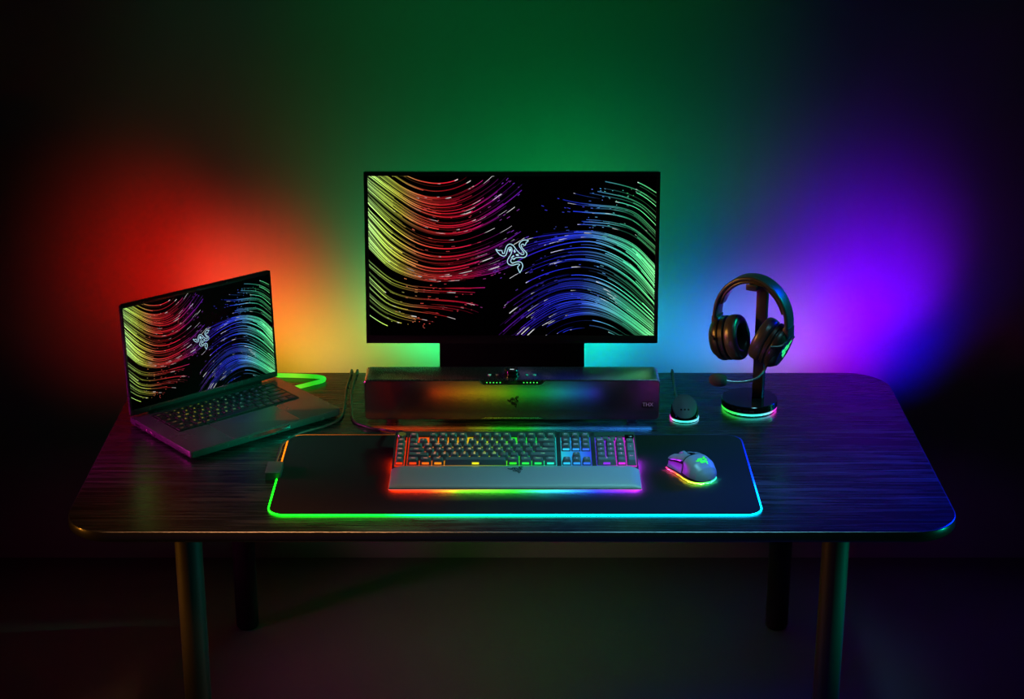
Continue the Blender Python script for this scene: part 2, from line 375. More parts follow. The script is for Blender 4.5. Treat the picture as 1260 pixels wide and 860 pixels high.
for i in range(4):
    MB().box(0.1565 + i * 0.0138, 0.1680 + i * 0.0138, rowy[5] - 0.004, rowy[5] + 0.004, 0.0152, 0.0205, 0.001, M=KM).build('media_button', M_cap, kb)
def strip(mb, pts, h, cols, dirn=(0, 0, 1)):
    vs = []; cl = []
    for p, c in zip(pts, cols):
        vs += [Vector(p), Vector(p) + Vector(dirn) * h]; cl += [c, c]
    mb.add(vs, [(2 * i, 2 * i + 1, 2 * i + 3, 2 * i + 2) for i in range(len(pts) - 1)], 0, cl)
for sx in (-1, 1):
    ug = MB(); pts = [(sx * 0.2345, 0.004 + 0.066 * k / 12, 0.0038 + 0.0058 * k / 12) for k in range(13)]
    strip(ug, pts, 0.006, [RED if sx < 0 else (0.45, 0.02, 1)] * 13, (-sx, 0, 0))
    ug.build('underglow_strip', G_under, kb)
rs = MB(); pts = [(-0.175 + 0.35 * k / 60, KD + 0.0004, 0.0030) for k in range(61)]
rs.add([KM @ Vector((p[0], p[1], p[2] + dz)) for p in pts for dz in (0, 0.009)], [(2 * k, 2 * k + 1, 2 * k + 3, 2 * k + 2) for k in range(60)], 0, [ramp(HUE, p[0] * 1.0 - 0.015) for p in pts for _ in (0, 1)])
rs.build('rear_light_bar', glow('rear_bar_diffuser', 5.5), kb)
cab = catmull([(-0.212, KD - 0.002, 0.022), (-0.222, 0.152, 0.026), (-0.240, 0.185, 0.012), (-0.262, 0.222, 0.0), (-0.298, 0.240, -0.0012), (-0.328, 0.272, -0.0012), (-0.339, 0.338, -0.0012), (-0.346, 0.43, -0.0012), (-0.345, 0.512, -0.0012), (-0.344, 0.55, 0.0), (-0.3435, 0.569, -0.004), (-0.343, 0.576, -0.034), (-0.342, 0.580, -0.16), (-0.33, 0.59, -0.24)], 100)
MB().tube(cab, 0.0026, 8).build('cable', M_rubber, kb)

# ------------------------------------------------------------------ wrist rest
wr = thing('wrist_rest', 'padded grey leatherette wrist rest in front of the keyboard with a glowing base line', 'wrist rest', (KX, KY - 0.0805, TZ + MT))
WD = 0.079
prof = [(0.0015, 0.0075), (0.0025, 0.0105), (0.008, 0.0150), (0.022, 0.0195), (0.040, 0.0222), (0.058, 0.0228), (0.070, 0.0222), (0.077, 0.0205), (0.0785, 0.0180), (0.0785, 0.0075)]
def wsec(x):
    e = min(1, (0.2355 - abs(x)) / 0.022); k = 0.42 + 0.58 * math.sin(e * PI / 2) if e < 1 else 1
    return [(x, y if k == 1 else 0.04 + (y - 0.04) * (0.985 + 0.015 * k), 0.0075 + (z - 0.0075) * k) for y, z in prof]
xs = [-0.2355 + 0.022 * (1 - math.cos(PI / 2 * k / 8)) for k in range(9)]; xs = xs + [-0.12, 0, 0.12] + [-x for x in reversed(xs)]
MB().loft([wsec(x) for x in xs], ang if False else True).build('cushion', M_leather, wr, ang=50)
MB().slab(0.450, WD - 0.020, 0.004, 0.0, 0.0047, 0.0004, n=4, cy=WD / 2).build('base_plate', M_black, wr)
MB().slab(0.4725, WD, 0.004, 0.0046, 0.0076, 0.0008, n=4, cy=WD / 2).build('cushion_tray', M_black, wr)
pts = [(-0.2365, 0.075 - 0.0745 * k / 8, 0.0050) for k in range(8)] + [(-0.2365 + 0.473 * k / 60, -0.0003, 0.0050) for k in range(61)] + [(0.2365, 0.0745 * k / 8, 0.0050) for k in range(1, 9)]
lc = []
for p in pts: c = ramp(HUE, p[0] * 0.97); lc.append(tuple(0.8 * v + 0.1 for v in c))
s = MB(); strip(s, pts, 0.0013, lc); s.build('light_line', G1, wr)
HUE2 = [(-0.235, RED), (-0.16, (1, 0.04, 0.01)), (-0.125, (1, 0.35, 0.02)), (-0.105, (0.2, 1, 0.02)), (0.0, (0.03, 1, 0.03)), (0.03, (0.03, .95, .3)), (0.06, (0.03, 0.8, 0.9)), (0.11, (0.02, 0.3, 1)), (0.15, (0.02, 0.04, 1)), (0.2, (0.2, 0.02, 1)), (0.235, (0.5, 0.02, 1))]
def uflat(name, xa, xb, ya, yb):   # LED strip on the underside of the tray, shining down
    n = 48; m = MB(); vs = []; cl = []
    for k in range(n + 1):
        if xb - xa > yb - ya: x = xa + (xb - xa) * k / n; vs += [(x, ya, 0.0043), (x, yb, 0.0043)]; cl += [ramp(HUE2, x)] * 2
        else: y = ya + (yb - ya) * k / n; vs += [(xa, y, 0.0043), (xb, y, 0.0043)]; cl += [ramp(HUE2, xa)] * 2
    m.add(vs, [(2 * k, 2 * k + 1, 2 * k + 3, 2 * k + 2) for k in range(n)], 0, cl); m.build(name, G_under, wr)
uflat('underglow_strip', -0.230, 0.230, 0.0035, 0.0095)
uflat('underglow_strip', -0.2325, -0.2255, 0.011, 0.076)
uflat('underglow_strip', 0.2255, 0.2325, 0.011, 0.076)
def wtop(a, b):
    y = 0.053 + b
    for (y0, z0), (y1, z1) in zip(prof, prof[1:]):
        if y0 <= y <= y1 and y1 > y0: return Vector((a, y, z0 + (z1 - z0) * (y - y0) / (y1 - y0) + 0.0004))
    return Vector((a, y, 0.0232))
s = MB(); emblem(s, 0.030, 0.0014, wtop); s.build('emblem', M_print, wr)

# ------------------------------------------------------------------ gaming mouse
MSX, MSY, MSA = 0.3445, -0.160, R(33)
ms = thing('gaming_mouse', 'pearl grey ergonomic gaming mouse with rainbow glowing skirt and green emblem', 'mouse', (MSX, MSY, TZ + MT), MSA)
ML_ = 0.102
def lerpk(K, t):
    for (a, va), (b, vb) in zip(K, K[1:]):
        if t <= b:
            u = (t - a) / (b - a); u = u * u * (3 - 2 * u) * 0.5 + u * 0.5
            return va + (vb - va) * u
    return K[-1][1]
WK = [(0, 0.0), (0.015, 0.010), (0.05, 0.0185), (0.12, 0.0262), (0.25, 0.0312), (0.4, 0.0315), (0.6, 0.0288), (0.78, 0.0278), (0.93, 0.0280), (1.0, 0.0262)]
HK = [(0, 0.003), (0.015, 0.010), (0.05, 0.0175), (0.12, 0.0260), (0.25, 0.0345), (0.4, 0.0385), (0.55, 0.0375), (0.75, 0.0315), (0.92, 0.0245), (1.0, 0.0215)]
def mS(t, ph, off=0.0):
    """point of the mouse surface; ph 0 = right foot, pi = left foot"""
    w = lerpk(WK, t); h = lerpk(HK, t); c, s_ = math.cos(ph), math.sin(ph)
    zz = abs(s_) ** 0.72; xx = math.copysign(abs(c) ** 0.62, c)
    waist = 1 - 0.16 * math.sin(PI * min(1, zz / 0.8)) * (1 if c < 0 else 0.6) * max(0, min(1, (t - 0.28) * 4)) * (1 if zz < 0.8 else 0)
    p = Vector((w * xx * waist, (t - 0.5) * ML_, 0.0055 + h * zz))
    if off:
        ctr = Vector((0, (t - 0.5) * ML_ * 0.6, 0.010)); p = p + (p - ctr).normalized() * off
    return p
def patch(mb, t0, t1, p0, p1, nt_=24, np_=24, off=0.0, th=0.0015, edge=None):
    A = []; 
    for i in range(nt_ + 1):
        t = t0 + (t1 - t0) * i / nt_
        A.append([mS(t, p0 + (p1 - p0) * k / np_, off) for k in range(np_ + 1)])
    n = np_ + 1; vs = [q for r in A for q in r]; fs = [(i * n + k, i * n + k + 1, (i + 1) * n + k + 1, (i + 1) * n + k) for i in range(nt_) for k in range(np_)]
    vs2 = []
    for i in range(nt_ + 1):
        t = t0 + (t1 - t0) * i / nt_
        vs2 += [mS(t, p0 + (p1 - p0) * k / np_, off - th) for k in range(n)]
    o_ = len(vs); fs += [tuple(o_ + q for q in reversed(f)) for f in fs]
    b = [k for k in range(n)] + [i * n + n - 1 for i in range(1, nt_ + 1)] + [nt_ * n + k for k in range(n - 2, -1, -1)] + [i * n for i in range(nt_ - 1, 0, -1)]
    for q in range(len(b)): a, c = b[q], b[(q + 1) % len(b)]; fs.append((a, c, o_ + c, o_ + a))
    mb.add(vs + vs2, fs); return mb
core = MB(); rings = []
for i in range(31):
    t = i / 30; rings.append([mS(t, PI * k / 24, -0.0018) for k in range(25)])
core.loft(rings); core.build('inner_frame', M_dark, ms)
patch(MB(), 0.004, 0.49, R(6), R(174), 26, 40).build('palm_shell', M_pearl, ms, ang=60)
patch(MB(), 0.525, 1.0, R(46), R(86), 18, 14, 0.0006).build('right_button', M_pearl, ms, ang=60)
patch(MB(), 0.525, 1.0, R(94), R(138), 18, 14, 0.0006).build('left_button', M_pearl, ms, ang=60)
patch(MB(), 0.53, 0.97, R(152), R(177), 18, 12, 0.0006).build('thumb_panel', M_pearl, ms, ang=60)
patch(MB(), 0.40, 0.97, R(3), R(42), 18, 12, 0.0004).build('right_panel', M_grey, ms, ang=60)
patch(MB(), 0.56, 0.70, R(141), R(149), 8, 4, 0.0016).build('side_button', M_gloss, ms, ang=60)
patch(MB(), 0.72, 0.88, R(141), R(149), 8, 4, 0.0016).build('side_button', M_gloss, ms, ang=60)
Mt = Matrix.Translation((0.0, 0.030, 0.0275)) @ Matrix.Rotation(R(90), 4, 'Y')
whl = MB().lathe([(0, -0.0042), (0.0100, -0.0042), (0.0112, -0.003), (0.0112, 0.003), (0.0100, 0.0042), (0, 0.0042)], 28, M=Mt).build('scroll_wheel', M_pearl, ms)
MB().box(-0.003, 0.003, 0.006, 0.012, 0.0405, 0.0428, 0.0008).build('top_button', M_gloss, ms)
out = [mS(t / 40, PI, 0) for t in range(0, 41)] ; out = [Vector((p.x, p.y, 0)) for p in out]
out = out + [Vector((-p.x, p.y, 0)) for p in reversed(out)][:-1]
MBase = MB(); MBase.loft([[(p.x * 0.93, p.y * 0.95, 0.0) for p in out], [(p.x * 0.97, p.y * 0.98, 0.0035) for p in out]]); MBase.build('base', M_black, ms)
def mcol(p):
    a = math.degrees(math.atan2(p.y, p.x))   # local: front = +y, left = -x
    return ramp([(-180, (1, 0.55, 0.02)), (-150, (0.95, 0.8, 0.02)), (-125, (0.35, 1, 0.03)), (-100, (0.03, 1, 0.1)), (-60, (0.03, 0.9, 0.6)), (0, (0.03, 0.5, 1)), (60, (0.5, 0.03, 1)), (120, (1, 0.05, 0.3)), (150, (1, 0.12, 0.02)), (180, (1, 0.5, 0.02))], a)
sk = MB(); 
sk.loft([[(p.x * 1.0, p.y * 1.0, 0.0036) for p in out], [(p.x * 1.012, p.y * 1.006, 0.0038) for p in out], [(p.x * 1.012, p.y * 1.006, 0.0050) for p in out], [(p.x * 1.0, p.y * 1.0, 0.0054) for p in out]], col=[mcol(p) for p in out] * 4)
sk.build('light_skirt', G1, ms)
ud = MB(); n = len(out)
ud.add([(p.x * 0.975, p.y * 0.982, 0.0036) for p in out] + [(p.x * 1.004, p.y * 1.002, 0.0036) for p in out], [(k, (k + 1) % n, n + (k + 1) % n, n + k) for k in range(n)], 0, [mcol(p) for p in out] * 2)
ud.build('underglow_strip', glow('mouse_underglow_emitter', 420.0), ms)
def mtop(a, b):
    return mS(0.25 + b / ML_ * 1.15, PI / 2 - a / 0.034, 0.0005)
s = MB(); emblem(s, 0.0150, 0.0011, mtop, col=(0.02, 0.9, 0.03), fill=False); s.build('emblem', G1, ms)

# ------------------------------------------------------------------ soundbar
SBX, SBY = 0.0, 0.097
sb = thing('soundbar', 'long black perforated desktop soundbar with volume dial and green level lights', 'soundbar', (SBX, SBY, TZ))
Z0, Z1, SD = 0.0125, 0.0985, 0.081
def sb_outline(inset, notch=True):
    w = 0.597 - 2 * inset; z0 = Z0 + inset; z1 = Z1 - inset; r = 0.008
    o = []
    q = rr(w, z1 - z0, r, 6); q = [(x, z + (z0 + z1) / 2) for x, z in q]
    # q order: TR, TL, BL, BR ; add bottom notch between BL and BR
    bl_ = q[:21]; br_ = q[21:]
    return bl_ + [(-0.066, z0), (-0.055, z0 + 0.006), (0.055, z0 + 0.006), (0.066, z0)] + br_
hs = MB()
hs.loft([[(x, y, z + (Z0 + Z1) / 2) for x, z in rr(0.597 - 2 * i, Z1 - Z0 - 2 * i, 0.008, 6)] for i, y in ((0.0012, 0.003), (0, 0.0045), (0, SD - 0.004), (0.001, SD - 0.001), (0.0025, SD))])
hs.build('housing', M_bar, sb)
# grille: front panel with trapezoid display cut-out on top
go = sb_outline(0.0012)
topi = [i for i in range(len(go)) if i == 6][0]
g2 = go[:7] + [(0.0665, Z1 - 0.0012), (0.0585, Z1 - 0.0092), (-0.0585, Z1 - 0.0092), (-0.0665, Z1 - 0.0012)] + go[7:]
gr = MB(); gr.loft([[(x, y, z) for x, z in g2] for y in (0.0034, 0.0)])
gr.build('grille', M_grille, sb)
# edge trim around the grille
tr = MB(); tr.tube([(x, 0.0006, z) for x, z in g2], 0.0011, 6, True); tr.build('grille_trim', M_alu, sb)
dp = MB(); dp.loft([[(x, y, z) for x, z in ((0.0640, Z1 - 0.002), (0.0575, Z1 - 0.0084), (-0.0575, Z1 - 0.0084), (-0.0640, Z1 - 0.002))] for y in (0.0034, 0.0012)])
dp.build('display_window', M_gloss, sb)
for sx in (-1, 1):
    for k in range(5):
        x = sx * (0.0238 + k * 0.0067)
        MB().add([(x + 0.0013 * math.cos(a * PI / 4), 0.0009, Z1 - 0.0052 + 0.0013 * math.sin(a * PI / 4)) for a in range(8)], [tuple(range(8))], 0, (0.06, 0.9, 0.1)).build('level_light', G1, sb)
for k, x in enumerate((-0.0115, 0, 0.0115)):
    MB().lathe([(0, 0.0012), (0.0026, 0.0012), (0.0032, 0), (0, 0)], 16, M=Matrix.Translation((x, 0.0012, Z1 - 0.0052)) @ Matrix.Rotation(R(90), 4, 'X')).build('sensor_lens', M_gloss, sb)
dial = MB().lathe([(0, 0), (0.0155, 0), (0.0155, 0.002), (0.0135, 0.003), (0.0135, 0.0115), (0.0122, 0.0132), (0.0095, 0.0132), (0.0085, 0.0122), (0, 0.0122)], 40, M=Matrix.Translation((0, 0.030, Z1))).build('volume_dial', M_gloss, sb)
MB().add([(-0.004, 0.0295, Z1 + 0.0124), (0.004, 0.0295, Z1 + 0.0124), (0.004, 0.0315, Z1 + 0.0124), (-0.004, 0.0315, Z1 + 0.0124)], [(0, 1, 2, 3)], 0, (0.7, 0.9, 0.9)).build('dial_mark', G1, dial)
for x in (-0.0455, -0.0300, 0.0300, 0.0455):
    MB().lathe([(0, 0), (0.0034, 0), (0.0034, 0.0006), (0.0030, 0.0010), (0, 0.0010)], 20, M=Matrix.Translation((x, 0.030, Z1))).build('touch_button', M_white, sb)
s = MB(); emblem(s, 0.0235, 0.0013, lambda a, b: Vector((a + 0.002, -0.0006, 0.0520 + b))); s.build('emblem', M_print, sb)
bd = MB().box(0.2630, 0.2865, -0.0012, 0.0002, 0.0400, 0.0525, 0.0003).build('badge', M_print, sb)
s = MB(); text(s, 'THX', 0.0112, lambda a, b: Vector((0.27475 + a * 0.98, -0.0015, 0.04625 + b * 1.05))); s.build('badge_lettering', M_white, bd)
for sx in (-0.245, 0.245):
    MB().lathe([(0, 0), (0.010, 0), (0.011, 0.002), (0.011, Z0 + 0.001), (0, Z0 + 0.001)], 20, M=Matrix.Translation((sx, 0.025, 0))).build('foot', M_black, sb)
    MB().lathe([(0, 0), (0.010, 0), (0.011, 0.002), (0.011, Z0 + 0.001), (0, Z0 + 0.001)], 20, M=Matrix.Translation((sx, 0.065, 0))).build('foot', M_black, sb)
us = MB(); pts = [(-0.285 + 0.57 * k / 60, 0.0135, Z0 - 0.0004) for k in range(61)]
SH = [(-0.285, (0.9, 0.06, 0.01)), (-0.2, (0.8, 0.06, 0.01)), (-0.1, (0.35, 0.1, 0.01)), (-0.06, (0.4, 0.6, 0.02)), (-0.03, (0.04, 1, 0.03)), (0.03, (0.03, 1, 0.05)), (0.07, (0.02, 0.55, 0.45)), (0.14, (0.02, 0.2, .6)), (0.2, (0.03, 0.25, 1)), (0.285, (0.03, 0.3, 1))]
strip(us, pts, 0.004, [ramp(SH, p[0]) for p in pts], (0, -1, 0)); us.build('underglow_strip', glow('bar_underglow_emitter', 14.0), sb)

# ------------------------------------------------------------------ wallpaper of light streaks (shown by both displays)
def nrm(*p): return [((x - 68) / 1122, (y - 72) / 633, 0) for x, y in p]
KEYC = [nrm((215, 66), (270, 86), (340, 96), (400, 88), (440, 66)),
        nrm((130, 66), (200, 118), (270, 150), (340, 160), (420, 145), (500, 105), (545, 66)),
        nrm((66, 72), (160, 145), (250, 207), (330, 238), (405, 244), (480, 226), (560, 178), (630, 122), (690, 66)),
        nrm((66, 175), (160, 268), (250, 330), (335, 355), (420, 353), (510, 328), (590, 290), (650, 252)),
        nrm((66, 285), (150, 385), (240, 440), (330, 462), (430, 450), (540, 415), (640, 365), (715, 318)),
        nrm((66, 335), (150, 420), (240, 462), (330, 480), (430, 477), (540, 462), (640, 430)),
        nrm((66, 420), (150, 487), (230, 515), (320, 525), (410, 528), (520, 534)),
        nrm((66, 465), (150, 545), (230, 572), (310, 578), (400, 586), (470, 600), (525, 622)),
        nrm((66, 545), (120, 592), (180, 622), (250, 640), (330, 655)),
        nrm((66, 640), (120, 672), (170, 692), (220, 705))]
KEYS = [[Vector(p) for p in catmull(k, 48)] for k in KEYC]
LC = [(0, (0.55, 1, 0.3)), (0.05, (0.6, 0.9, 0.13)), (0.11, (0.55, 0.5, 0.05)), (0.15, (0.75, 0.3, 0.08)), (0.19, (0.75, 0.07, 0.04)), (0.26, (0.75, 0.012, 0.025)), (0.36, (0.5, 0.006, 0.05)), (0.41, (0.38, 0.006, 0.2)), (0.46, (0.32, 0.008, 0.45)), (0.55, (0.1, 0.012, 0.5))]
RC = [(0, (0.22, 0.9, 0.32)), (0.05, (0.09, 0.7, 0.26)), (0.11, (0.06, 0.58, 0.34)), (0.15, (0.12, 0.6, 0.6)), (0.2, (0.1, 0.34, 0.8)), (0.26, (0.02, 0.05, 0.72)), (0.36, (0.012, 0.018, 0.55)), (0.44, (0.03, 0.012, 0.5)), (0.5, (0.14, 0.012, 0.42)), (0.56, (0.2, 0.015, 0.42))]
def kpoint(c, s):
    c = min(max(c, 0), len(KEYS) - 1.001); i = int(c); t = c - i
    j = s * 47; a = int(min(j, 46)); u = j - a
    return (KEYS[i][a].lerp(KEYS[i][a + 1], u)).lerp(KEYS[i + 1][a].lerp(KEYS[i + 1][a + 1], u), t)
def wallpaper(W, H):
    rnd = random.Random(7); mb = MB()
    CL = [rnd.uniform(0, 0.9) for _ in range(4)] + [0.95 + 4.35 * (k + rnd.uniform(-0.3, 0.3)) / 46 for k in range(47)] + [rnd.uniform(5.6, 9) for _ in range(24)]
    for side in (0, 1):
        for q in range(350):
            z = rnd.random()
            if z < 0.30: c = rnd.uniform(0.9, 2.5)
            elif z < 0.78: c = rnd.uniform(2.2, 5.25)
            elif z < 0.90: c = rnd.uniform(5.6, 7.2)
            elif z < 0.97: c = rnd.uniform(7.0, 8.98)
            else: c = rnd.uniform(0, 1)
            # between two bundles the picture stays black
            if rnd.random() < 0.55:
                s0 = 0.0
                s1 = rnd.choice((rnd.uniform(0.12, 0.42), rnd.uniform(0.2, 0.75), rnd.uniform(0.5, 1.0)))
                if c > 7.05: s1 = rnd.uniform(0.4, 1.0)
                if 0.9 < c < 2.2: s1 = rnd.uniform(0.35, 1.0)
            else:
                s0 = rnd.uniform(0.0, 0.72); s1 = min(1, s0 + rnd.uniform(0.05, 0.34))
            n = max(5, int((s1 - s0) * 46)); P = []; cl = []; wd = []
            c = min(max(min(CL, key=lambda q_: abs(q_ - c)) + rnd.gauss(0, 0.022), 0), 8.98)
            peak = rnd.choice((0.08, 0.18, 0.4, 0.75, 1.2)); w0 = rnd.choice((0.0008, 0.0011, 0.0015, 0.0022)) * W / 0.6 * 0.85
            tip = rnd.random() < 0.25
            for k in range(n):
                t = k / (n - 1); p = kpoint(c, s0 + (s1 - s0) * t); u, v = p.x, p.y
                hot = 1 + 1.3 * max(0, 1 - u / 0.16) * (1 if 1.5 < c < 5.3 else 0.2)
                col = ramp(RC if side else LC, u)
                br = peak * hot * (min(1, t * 3 + 0.25) if s0 > 0 else 1) * (0.55 + 0.45 * t)
                if s0 == 0 and u > 0.4: br *= 0.8
                col = [x * br for x in col]
                if tip and t > 0.93: col = [x * 0.4 + 0.55 for x in col]
                if side: u, v = 1 - u, 1 - v
                u = min(max(u, 0.001), 0.999); v = min(max(v, 0.001), 0.999)
                P.append(((u - 0.5) * W, (0.5 - v) * H)); cl.append(tuple(col)); wd.append(w0 * (0.4 + 0.6 * min(1, t * 2 + (0 if s0 else 1))))
            dep = -0.00005 - rnd.random() * 0.00025
            mb.ribbon(P, wd, lambda a, b, d=dep: Vector((min(max(a, -W / 2), W / 2), d, min(max(b, -H / 2), H / 2))), 1, cl)
        for q in range(130):   # short sparks
            c = rnd.uniform(1.5, 8.5); s0 = rnd.uniform(0.35, 0.98); p = kpoint(c, s0); p2 = kpoint(c, min(1, s0 + rnd.uniform(0.004, 0.02)))
            col = tuple(x * rnd.uniform(0.25, 0.8) + 0.02 for x in ramp(RC if side else LC, p.x))
            pts = [(p.x, p.y), (p2.x + 0.001, p2.y)]
            if side: pts = [(1 - a, 1 - b) for a, b in pts]
            mb.ribbon([((a - 0.5) * W, (0.5 - b) * H) for a, b in pts], 0.0014 * W / 0.6, lambda a, b: Vector((a, -0.0003, b)), 1, [col, col])
    # emblem in the middle: dark body, pale outline
    e2 = 0.118 * W
    emblem(mb, e2, 0.0042 * W * 1.55, lambda a, b: Vector((a, -0.0004, b)), col=(0.004, 0.012, 0.02), mi=1, fill=False)
    emblem(mb, e2, 0.0027 * W, lambda a, b: Vector((a, -0.0005, b)), col=(0.45, 0.78, 0.9), mi=1)
    # the dark pixels of the display
    mb.add([(-W / 2, 0, -H / 2), (W / 2, 0, -H / 2), (W / 2, 0, H / 2), (-W / 2, 0, H / 2)], [(0, 1, 2, 3)], 0)
    return mb

# ------------------------------------------------------------------ monitor
MW, MH = 0.6135, 0.363
mn = thing('monitor', 'large black flat screen monitor showing colourful light streaks on a wide black stand', 'monitor', (0.0, 0.294, TZ))
TT = Matrix.Translation((0, 0, 0.107)) @ Matrix.Rotation(R(-7), 4, 'X')
def xz(w, h, r, y, z0, n=4): return [(x, y, z + z0 + h / 2) for x, z in rr(w, h, r, n)]
hs = MB(); hs.loft([xz(MW, MH, 0.004, 0.0015, 0), xz(MW, MH, 0.004, 0.010, 0), xz(MW - 0.01, MH - 0.01, 0.006, 0.014, 0.005), xz(MW * 0.7, MH * 0.62, 0.02, 0.030, MH * 0.19), xz(MW * 0.62, MH * 0.55, 0.02, 0.034, MH * 0.225)], M=TT); hs.build('housing', M_black, mn)
bz = MB()
BT, BS, BB = 0.0085, 0.0078, 0.0165
for x0, x1, z0, z1 in ((-MW / 2, MW / 2, 0, BB), (-MW / 2, MW / 2, MH - BT, MH), (-MW / 2, -MW / 2 + BS, BB, MH - BT), (MW / 2 - BS, MW / 2, BB, MH - BT)):
    bz.box(x0, x1, -0.0025, 0.002, z0, z1, 0.0005, M=TT)
bz.build('bezel', M_black, mn)
SW, SH_ = MW - 2 * BS, MH - BB - BT
wp = wallpaper(SW, SH_)
scr = wp.build('display_picture', [M_glass, G_scr], mn, fix=False); scr.matrix_local = TT @ Matrix.Translation((0, -0.0006, BB + SH_ / 2))
s = MB(); text(s, 'RAZER', 0.0075, lambda a, b: TT @ Vector((a * 1.3, -0.0027, 0.0085 + b))); s.build('maker_lettering', mat('grey_print', (0.1, 0.1, 0.1), 0.5), mn)
MB().box(-0.1545, 0.1545, 0.040, 0.068, 0.012, 0.30, 0.002).build('stand_column', M_dark, mn)
MB().slab(0.31, 0.15, 0.006, 0.0, 0.012, 0.002, n=4, cy=0.022).build('stand_base', M_dark, mn)
MB().box(-0.06, 0.06, 0.028, 0.045, 0.20, 0.30, 0.002).build('mount_plate', M_dark, mn)

# ------------------------------------------------------------------ laptop
LX, LY, LA = -0.5645, 0.1225, R(40)
lp = thing('laptop', 'open black metal laptop with colourful light streaks on its screen', 'laptop', (LX, LY, TZ), LA)
LW, LD, LZ0, LZ1 = 0.355, 0.244, 0.0035, 0.0185
MB().slab(LW, LD, 0.009, LZ0, LZ1, 0.0012, n=6, bot=0.004).build('base_case', M_alul, lp)
for sx in (-0.15, 0.15):
    for sy in (-0.1, 0.1):
        MB().slab(0.03, 0.008, 0.0035, 0, LZ0 + 0.0005, 0, n=4, cx=sx, cy=sy).build('rubber_foot', M_dark, lp)
# keyboard well
MB().slab(0.286, 0.108, 0.003, LZ1 - 0.0002, LZ1 + 0.0003, 0, n=3, cx=0.002, cy=0.038).build('keyboard_well', M_dark, lp)
well = MB(); well.tube([(x + 0.002, y + 0.038, LZ1 + 0.0003) for x, y in rr(0.288, 0.110, 0.003, 4)], 0.0005, 5, True); well.build('well_trim', M_alu, lp)
MB().slab(0.158, 0.096, 0.004, LZ1 - 0.0001, LZ1 + 0.0003, 0.0001, n=4, cx=0.003, cy=-0.068).build('touchpad', mat('touchpad_glass', (0.03, 0.03, 0.032), 0.3), lp)
LROWS = [[('Esc', 1)] + [('F%d' % i, 1) for i in range(1, 13)] + [('Del', 1), ('o', 1)],
         [(c, 1) for c in '`1234567890-='] + [('Bksp', 2)],
         [('Tab', 1.5)] + [(c, 1) for c in 'QWERTYUIOP[]'] + [('\\', 1.5)],
         [('Caps', 1.75)] + [(c, 1) for c in "ASDFGHJKL;'"] + [('Enter', 2.25)],
         [('Shift', 2.25)] + [(c, 1) for c in 'ZXCVBNM,./'] + [('Shift', 2.75)],
         [('Ctrl', 1.25), ('Fn', 1), ('Win', 1), ('Alt', 1.25), ('', 5.5), ('Alt', 1), ('Fn', 1), ('Ctrl', 1), ('<', 1), ('v', 0), ('>', 1)]]
lu = 0.282 / 15
ly = 0.0905
LH = [(-0.14, (0.35, 0.22, 0.10)), (-0.08, (0.75, 0.6, 0.05)), (-0.03, (0.45, 0.75, 0.05)), (0.03, (0.1, 0.5, 0.3)), (0.08, (0.1, 0.25, 0.5)), (0.14, (0.3, 0.15, 0.35))]
for r, row in enumerate(LROWS):
    d = 0.0115 if r == 0 else 0.0184
    x = -0.139; y = ly - d / 2
    for leg, w in row:
        if w == 0: continue
        cx = x + w * lu / 2
        k = MB(); k.slab(w * lu - 0.0024, d - 0.0024, 0.0015, LZ1 + 0.0003, LZ1 + 0.0017, 0.0005, n=3, cx=cx, cy=y, seg=2, bot=0)
        if leg:
            sz = 0.0075 if len(leg) == 1 else (0.004 if len(leg) == 2 else 0.0042)
            if leg == 'o': sz = 0.004
            text(k, leg, sz, lambda a, b: Vector((cx + a, y + b, LZ1 + 0.0019)), 1, tuple(0.45 * v for v in ramp(LH, cx)))
        k.build('laptop_key', [M_lcap, G_leg_leak], lp); x += w * lu
    ly -= d
# front lip; bright steel paints in the highlight on the recess edge
MB().slab(0.098, 0.0012, 0.0005, LZ0 + 0.0065, LZ1 - 0.001, 0, n=2, cx=0.003, cy=-LD / 2 - 0.0001).build('opening_lip', M_chrome, lp)
for i, (yy, w) in enumerate(((0.055, 0.012), (0.035, 0.012), (0.018, 0.008), (0.085, 0.018))):
    MB().box(-LW / 2 - 0.0004, -LW / 2 + 0.001, yy - w / 2, yy + w / 2, 0.008, 0.0125, 0.0004).build('side_port', M_chrome if i < 2 else M_dark, lp)
# lid (hinged at the back)
HY = 0.1135
LM = Matrix.Translation((0, HY, LZ1 - 0.002)) @ Matrix.Rotation(R(-2.5), 4, 'X')
LL = 0.2365
lid = MB(); lid.loft([xz(LW, LL, 0.006, y, 0.004, 6) for y in (0.0, 0.0045)] + [xz(LW - 0.003, LL - 0.003, 0.006, 0.006, 0.0055, 6)], M=LM)
lido = lid.build('lid', M_alul, lp)
hg = MB(); hg.tube([(-0.135, HY + 0.002, LZ1 + 0.001), (0.135, HY + 0.002, LZ1 + 0.001)], 0.0048, 14); hg.build('hinge', M_dark, lp)
LSW, LSH = 0.3445, 0.2145
bz = MB()
z0, z1 = 0.004, 0.004 + LL; sb0, st = 0.0125, 0.0090
for x0, x1, a, b in ((-LW / 2 + .001, LW / 2 - .001, z0 + .001, z0 + sb0), (-LW / 2 + .001, LW / 2 - .001, z1 - st, z1 - .001), (-LW / 2 + .001, -LSW / 2, z0 + sb0, z1 - st), (LSW / 2, LW / 2 - .001, z0 + sb0, z1 - st)):
    bz.box(x0, x1, -0.0012, 0.0002, a, b, 0.0002, M=LM)
bz.build('screen_bezel', M_alul, lp)
wp2 = wallpaper(LSW, LL - sb0 - st)
o = wp2.build('display_picture', [M_glass, G_scr], lp, fix=False); o.matrix_local = LM @ Matrix.Translation((0, -0.0003, z0 + sb0 + (LL - sb0 - st) / 2))
